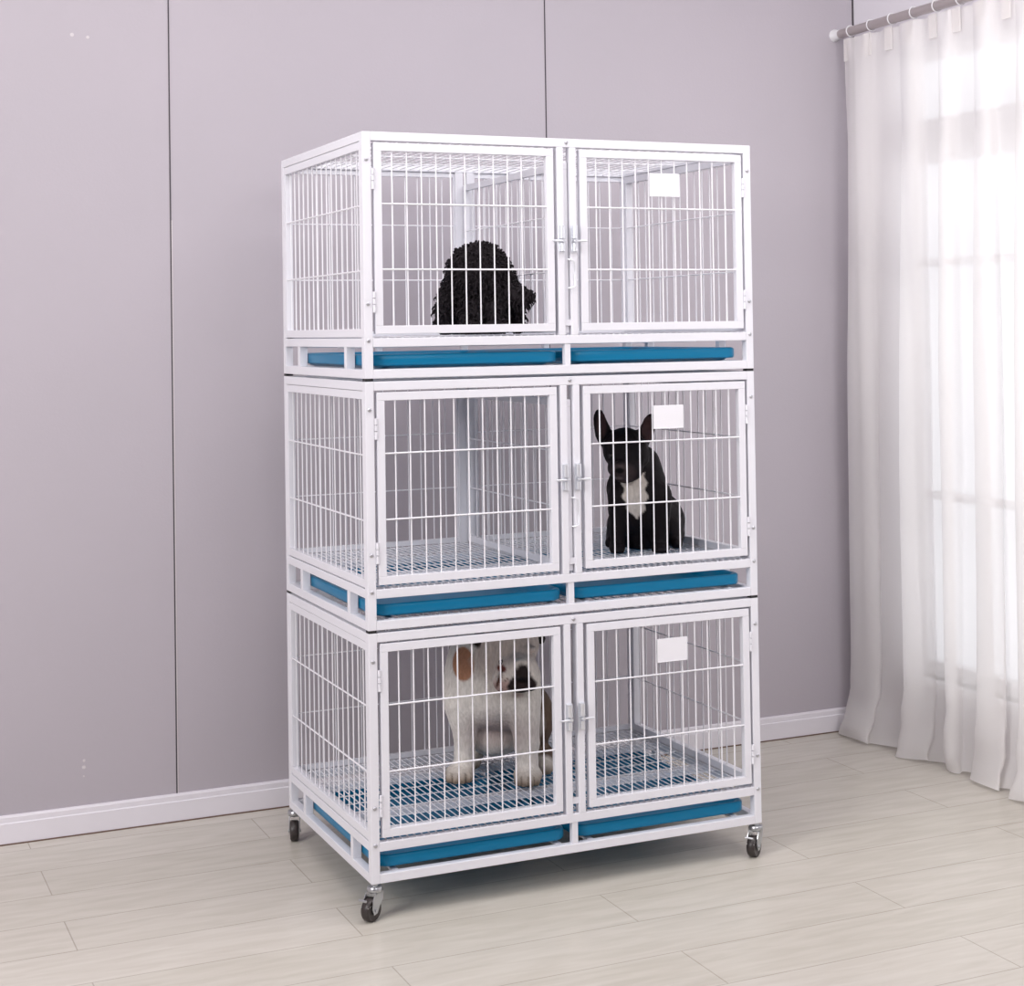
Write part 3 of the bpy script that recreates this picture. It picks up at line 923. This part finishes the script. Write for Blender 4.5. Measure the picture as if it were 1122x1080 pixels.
def dog_mesh(name, table, h, colour, mat, displace=None):
    V, F = skin(table, h)
    me = bpy.data.meshes.new(name)
    me.from_pydata(V.tolist(), [], F.tolist())
    bm = bmesh.new(); bm.from_mesh(me)
    bmesh.ops.recalc_face_normals(bm, faces=bm.faces)
    for _ in range(2):
        bmesh.ops.smooth_vert(bm, verts=bm.verts, factor=0.5, use_axis_x=True, use_axis_y=True, use_axis_z=True)
    bm.normal_update()
    if displace:
        mv = [(v, displace(v.co, v.normal)) for v in bm.verts]
        for v, d in mv:
            if v.co.z > 0.006: v.co += d
            if v.co.z < 0.002: v.co.z = 0.002
    for f in bm.faces: f.smooth = True
    bm.to_mesh(me); bm.free()
    at = me.color_attributes.new('coat', 'FLOAT_COLOR', 'POINT')
    co = np.empty(len(me.vertices) * 3); me.vertices.foreach_get('co', co); co = co.reshape(-1, 3)
    cols = np.ones((len(co), 4)); cols[:, :3] = colour(co)
    at.data.foreach_set('color', cols.ravel())
    me.materials.append(mat)
    return me


def lerp(c, k, m):
    return c * (1 - m[:, None]) + np.array(k) * m[:, None]


def blob(P, c, r, soft=0.25, rot=(0, 0, 0)):
    q = P - np.array(c)
    if any(rot): q = q @ rotm(rot)
    d = np.sqrt(((q / np.array(r)) ** 2).sum(-1))
    return np.clip((1 - d) / soft + 0.5, 0, 1)


FUR = fur_material('short_dog_coat', 0.6, 0.12, 170, 0.35)
CURLS = fur_material('curly_dog_coat', 0.75, 0.2, 120, 0.8)
EYE = plain('dark_wet_eye', (0.010, 0.007, 0.006), 0.2, spec=0.5)
NOSEM = plain('black_wet_nose', (0.012, 0.010, 0.011), 0.3)
EYER = plain('reddish_eye_rim', (0.22, 0.06, 0.05), 0.3)
PADM = plain('pale_claw', (0.35, 0.27, 0.2), 0.4)


def place_dog(me, name, label, loc, rz):
    o = ob(name, me); o.location = loc; o.rotation_euler = (0, 0, rz)
    return tag(o, label, 'dog')


def eye(parent, x, y, z, r=0.0085, m=EYE):
    b = MB(); b.lathe([(r * math.sin(t), -r * math.cos(t)) for t in np.linspace(0.02, PI - 0.02, 14)], (x, y, z), 'y', 20)
    return part('eye', b, m, parent, True)


def fcol(P):
    c = np.tile(np.array([0.0095, 0.0068, 0.0085]), (len(P), 1))
    x, y, z = P.T
    front = np.clip((0.03 - y) / 0.03, 0, 1)
    # white bib narrowing downwards
    hw = np.clip(0.034 * np.clip((z - 0.092) / 0.055, 0, 1) ** 0.6, 0, 0.034) + 0.004 * np.sin(z * 170)
    m = np.clip((hw - np.abs(x + 0.021 + 0.06 * (z - 0.15))) / 0.004, 0, 1) * (z > 0.092) * (z < 0.222) * front
    m *= (y > -0.062)
    c = lerp(c, (0.62, 0.57, 0.52), m)
    c = lerp(c, (0.048, 0.034, 0.036), blob(P, (-0.058, -0.095, 0.222), (0.040, 0.045, 0.032), 0.5))   # muzzle
    c = lerp(c, (0.11, 0.085, 0.085), blob(P, (-0.068, -0.10, 0.2115), (0.016, 0.04, 0.0045), 0.4))    # lips
    c = lerp(c, (0.075, 0.055, 0.056), blob(P, (-0.064, -0.11, 0.2440), (0.018, 0.03, 0.006), 0.6))
    c = lerp(c, (0.006, 0.005, 0.006), blob(P, (-0.063, -0.11, 0.2330), (0.014, 0.03, 0.0085), 0.3))   # nose
    c = lerp(c, (0.055, 0.030, 0.032), blob(P, (-0.112, -0.015, 0.355), (0.014, 0.02, 0.036), 0.4) * (y < -0.006))
    c = lerp(c, (0.060, 0.032, 0.034), blob(P, (0.016, -0.015, 0.345), (0.018, 0.02, 0.036), 0.4) * (y < -0.006))
    return c


def bcol(P):
    c = np.tile(np.array([0.86, 0.81, 0.75]), (len(P), 1))
    x, y, z = P.T
    c = lerp(c, (0.50, 0.25, 0.15), blob(P, (-0.080, -0.01, 0.320), (0.031, 0.09, 0.044), 0.10))     # shoulder patch
    c = lerp(c, (0.36, 0.18, 0.10), np.clip((y - 0.055) / 0.03, 0, 1) * np.clip((-0.06 - x) / 0.03, 0, 1) * np.clip((0.29 - z) / 0.03, 0, 1))
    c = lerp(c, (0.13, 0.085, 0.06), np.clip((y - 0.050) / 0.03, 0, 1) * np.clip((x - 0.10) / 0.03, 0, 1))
    c = lerp(c, (0.50, 0.41, 0.39), blob(P, (0.01, -0.01, 0.135), (0.085, 0.10, 0.055), 1.2))         # bare belly skin
    c = lerp(c, (0.28, 0.20, 0.135), np.clip((0.044 - z) / 0.03, 0, 1) * 0.9)                          # stained feet
    for tx in (-0.1155, -0.0975, -0.0795, 0.0705, 0.0877, 0.105):  # shade in the creases between the toes, painted into the coat
        c = lerp(c, (0.10, 0.07, 0.05), np.clip(1 - np.abs(x - tx) / 0.003, 0, 1) * (z < 0.030) * (y < -0.015) * 0.8)
    hd = blob(P, (0.045, -0.06, 0.37), (0.11, 0.10, 0.09), 0.4)
    c = lerp(c, (0.64, 0.56, 0.51), hd * (y < -0.03))
    c = lerp(c, (0.52, 0.36, 0.32), blob(P, (0.026, -0.12, 0.272), (0.032, 0.05, 0.036), 0.4))       # spotted jowl
    wob = 0.0014 * np.sin(x * 330 + 2 * np.sin(z * 210)) + 0.0012 * np.sin(z * 290 + 1)
    Q = P + np.stack([wob, wob * 0, wob * 0.7], 1)
    top = np.clip((0.362 - z) / 0.075, 0.62, 1)[:, None] * np.array([1, 0, 0]) + np.array([0, 1, 1])
    Q = (Q - np.array([0.076, 0, 0])) / top + np.array([0.076, 0, 0])
    c = lerp(c, (0.034, 0.024, 0.024), blob(Q, (0.076, -0.155, 0.285), (0.040, 0.12, 0.062), 0.2))   # black muzzle
    c = lerp(c, (0.007, 0.005, 0.006), blob(P, (0.0765, -0.165, 0.297), (0.021, 0.03, 0.015), 0.3))    # nose leather
    c = lerp(c, (0.36, 0.25, 0.22), blob(P, (0.066, -0.13, 0.243), (0.026, 0.08, 0.012), 0.4))
    sp = (np.sin(x * 900 + 3 * np.sin(z * 500)) * np.sin(z * 820 + 2 * np.sin(x * 610)) > 0.72)
    c = lerp(c, (0.12, 0.07, 0.06), sp * blob(P, (0.030, -0.12, 0.280), (0.028, 0.06, 0.035), 0.3) * 0.8)
    c = lerp(c, (0.035, 0.022, 0.018), blob(P, (-0.036, -0.02, 0.392), (0.024, 0.03, 0.03), 0.3))     # ears
    c = lerp(c, (0.030, 0.020, 0.018), blob(P, (0.128, -0.02, 0.392), (0.022, 0.03, 0.032), 0.3))
    c = lerp(c, (0.18, 0.05, 0.04), blob(P, (0.021, -0.14, 0.330), (0.013, 0.04, 0.010), 0.4))        # eye rims
    c = lerp(c, (0.10, 0.045, 0.035), blob(P, (0.016, -0.13, 0.305), (0.005, 0.03, 0.028), 0.4, (0, math.radians(18), 0)))
    return c


def short_fur(co, n):
    return n * (0.0007 * noise.noise(co * 160) + 0.0012 * noise.noise(co * 45))


def curl_fur(co, n):
    d = 0.0075 * (1 - 2 * abs(noise.noise(co * 62))) + 0.004 * noise.noise(co * 150)
    t = Vector((noise.noise(co * 90 + Vector((3, 0, 0))), noise.noise(co * 90 + Vector((0, 7, 0))), noise.noise(co * 90 + Vector((0, 0, 5))) - 0.2))
    return n * (d * 0.9) + t * 0.0035


fr = place_dog(dog_mesh('french_bulldog', FRENCH, 0.0042, fcol, FUR, short_fur), 'french_bulldog',
               'black French bulldog with upright ears and white chest, sitting in the middle cage', (0.8875, 0.243, BASES[1] + 0.1008), math.radians(-28.4))
eye(fr, -0.084, -0.066, 0.272); eye(fr, -0.024, -0.066, 0.277)

bu = place_dog(dog_mesh('white_bulldog', BULL, 0.0048, bcol, FUR, short_fur), 'bulldog',
               'white bulldog with a tan shoulder patch, sitting in the bottom cage', (0.482, 0.366, BASES[2] + 0.1008), math.radians(-23.1))
eye(bu, 0.0225, -0.122, 0.345); eye(bu, 0.103, -0.117, 0.347)

cu = place_dog(dog_mesh('curly_black_dog', CURLY, 0.0036, lambda P: np.tile(np.array([0.0125, 0.0090, 0.0115]), (len(P), 1)), CURLS, curl_fur), 'curly_dog',
               'curly-haired black dog with its head turned, in the left side of the top cage', (0.392, 0.205, BASES[0] + 0.1008), math.radians(-22.7))


def tufts(parent, table, count, seed):
    """curly locks standing off the outline"""
    rnd = random.Random(seed)
    me0 = parent.data; nv = len(me0.vertices)
    m = MB()
    for _ in range(count):
        v = me0.vertices[rnd.randrange(nv)]
        if v.co.z < 0.012: continue
        p = v.co.copy(); n = v.normal.copy()
        side = n.cross(Vector((0, 0, 1)))
        if side.length < .1: side = Vector((1, 0, 0))
        side.normalize(); dn = Vector((0, 0, -1))
        L = rnd.uniform(0.007, 0.014); cu_ = rnd.uniform(-1, 1)
        pts = [p - n * .002, p + n * L * .45 + side * cu_ * L * .25, p + n * L * .75 + side * cu_ * L * .6 + dn * L * .3, p + n * L * .7 + side * cu_ * L * .3 + dn * L * .75]
        if min(q.z for q in pts) < 0.004: continue
        m.tube(pts, 0.002, 4, rs=[0.0028, 0.0026, 0.0019, 0.0006])
    o = part('curly_hair', m, CURLH, parent, True)
    return o


CURLH = plain('black_curly_hair', (0.0125, 0.0090, 0.0115), 0.7, spec=0.25)
tufts(cu, CURLY, 2600, 5)
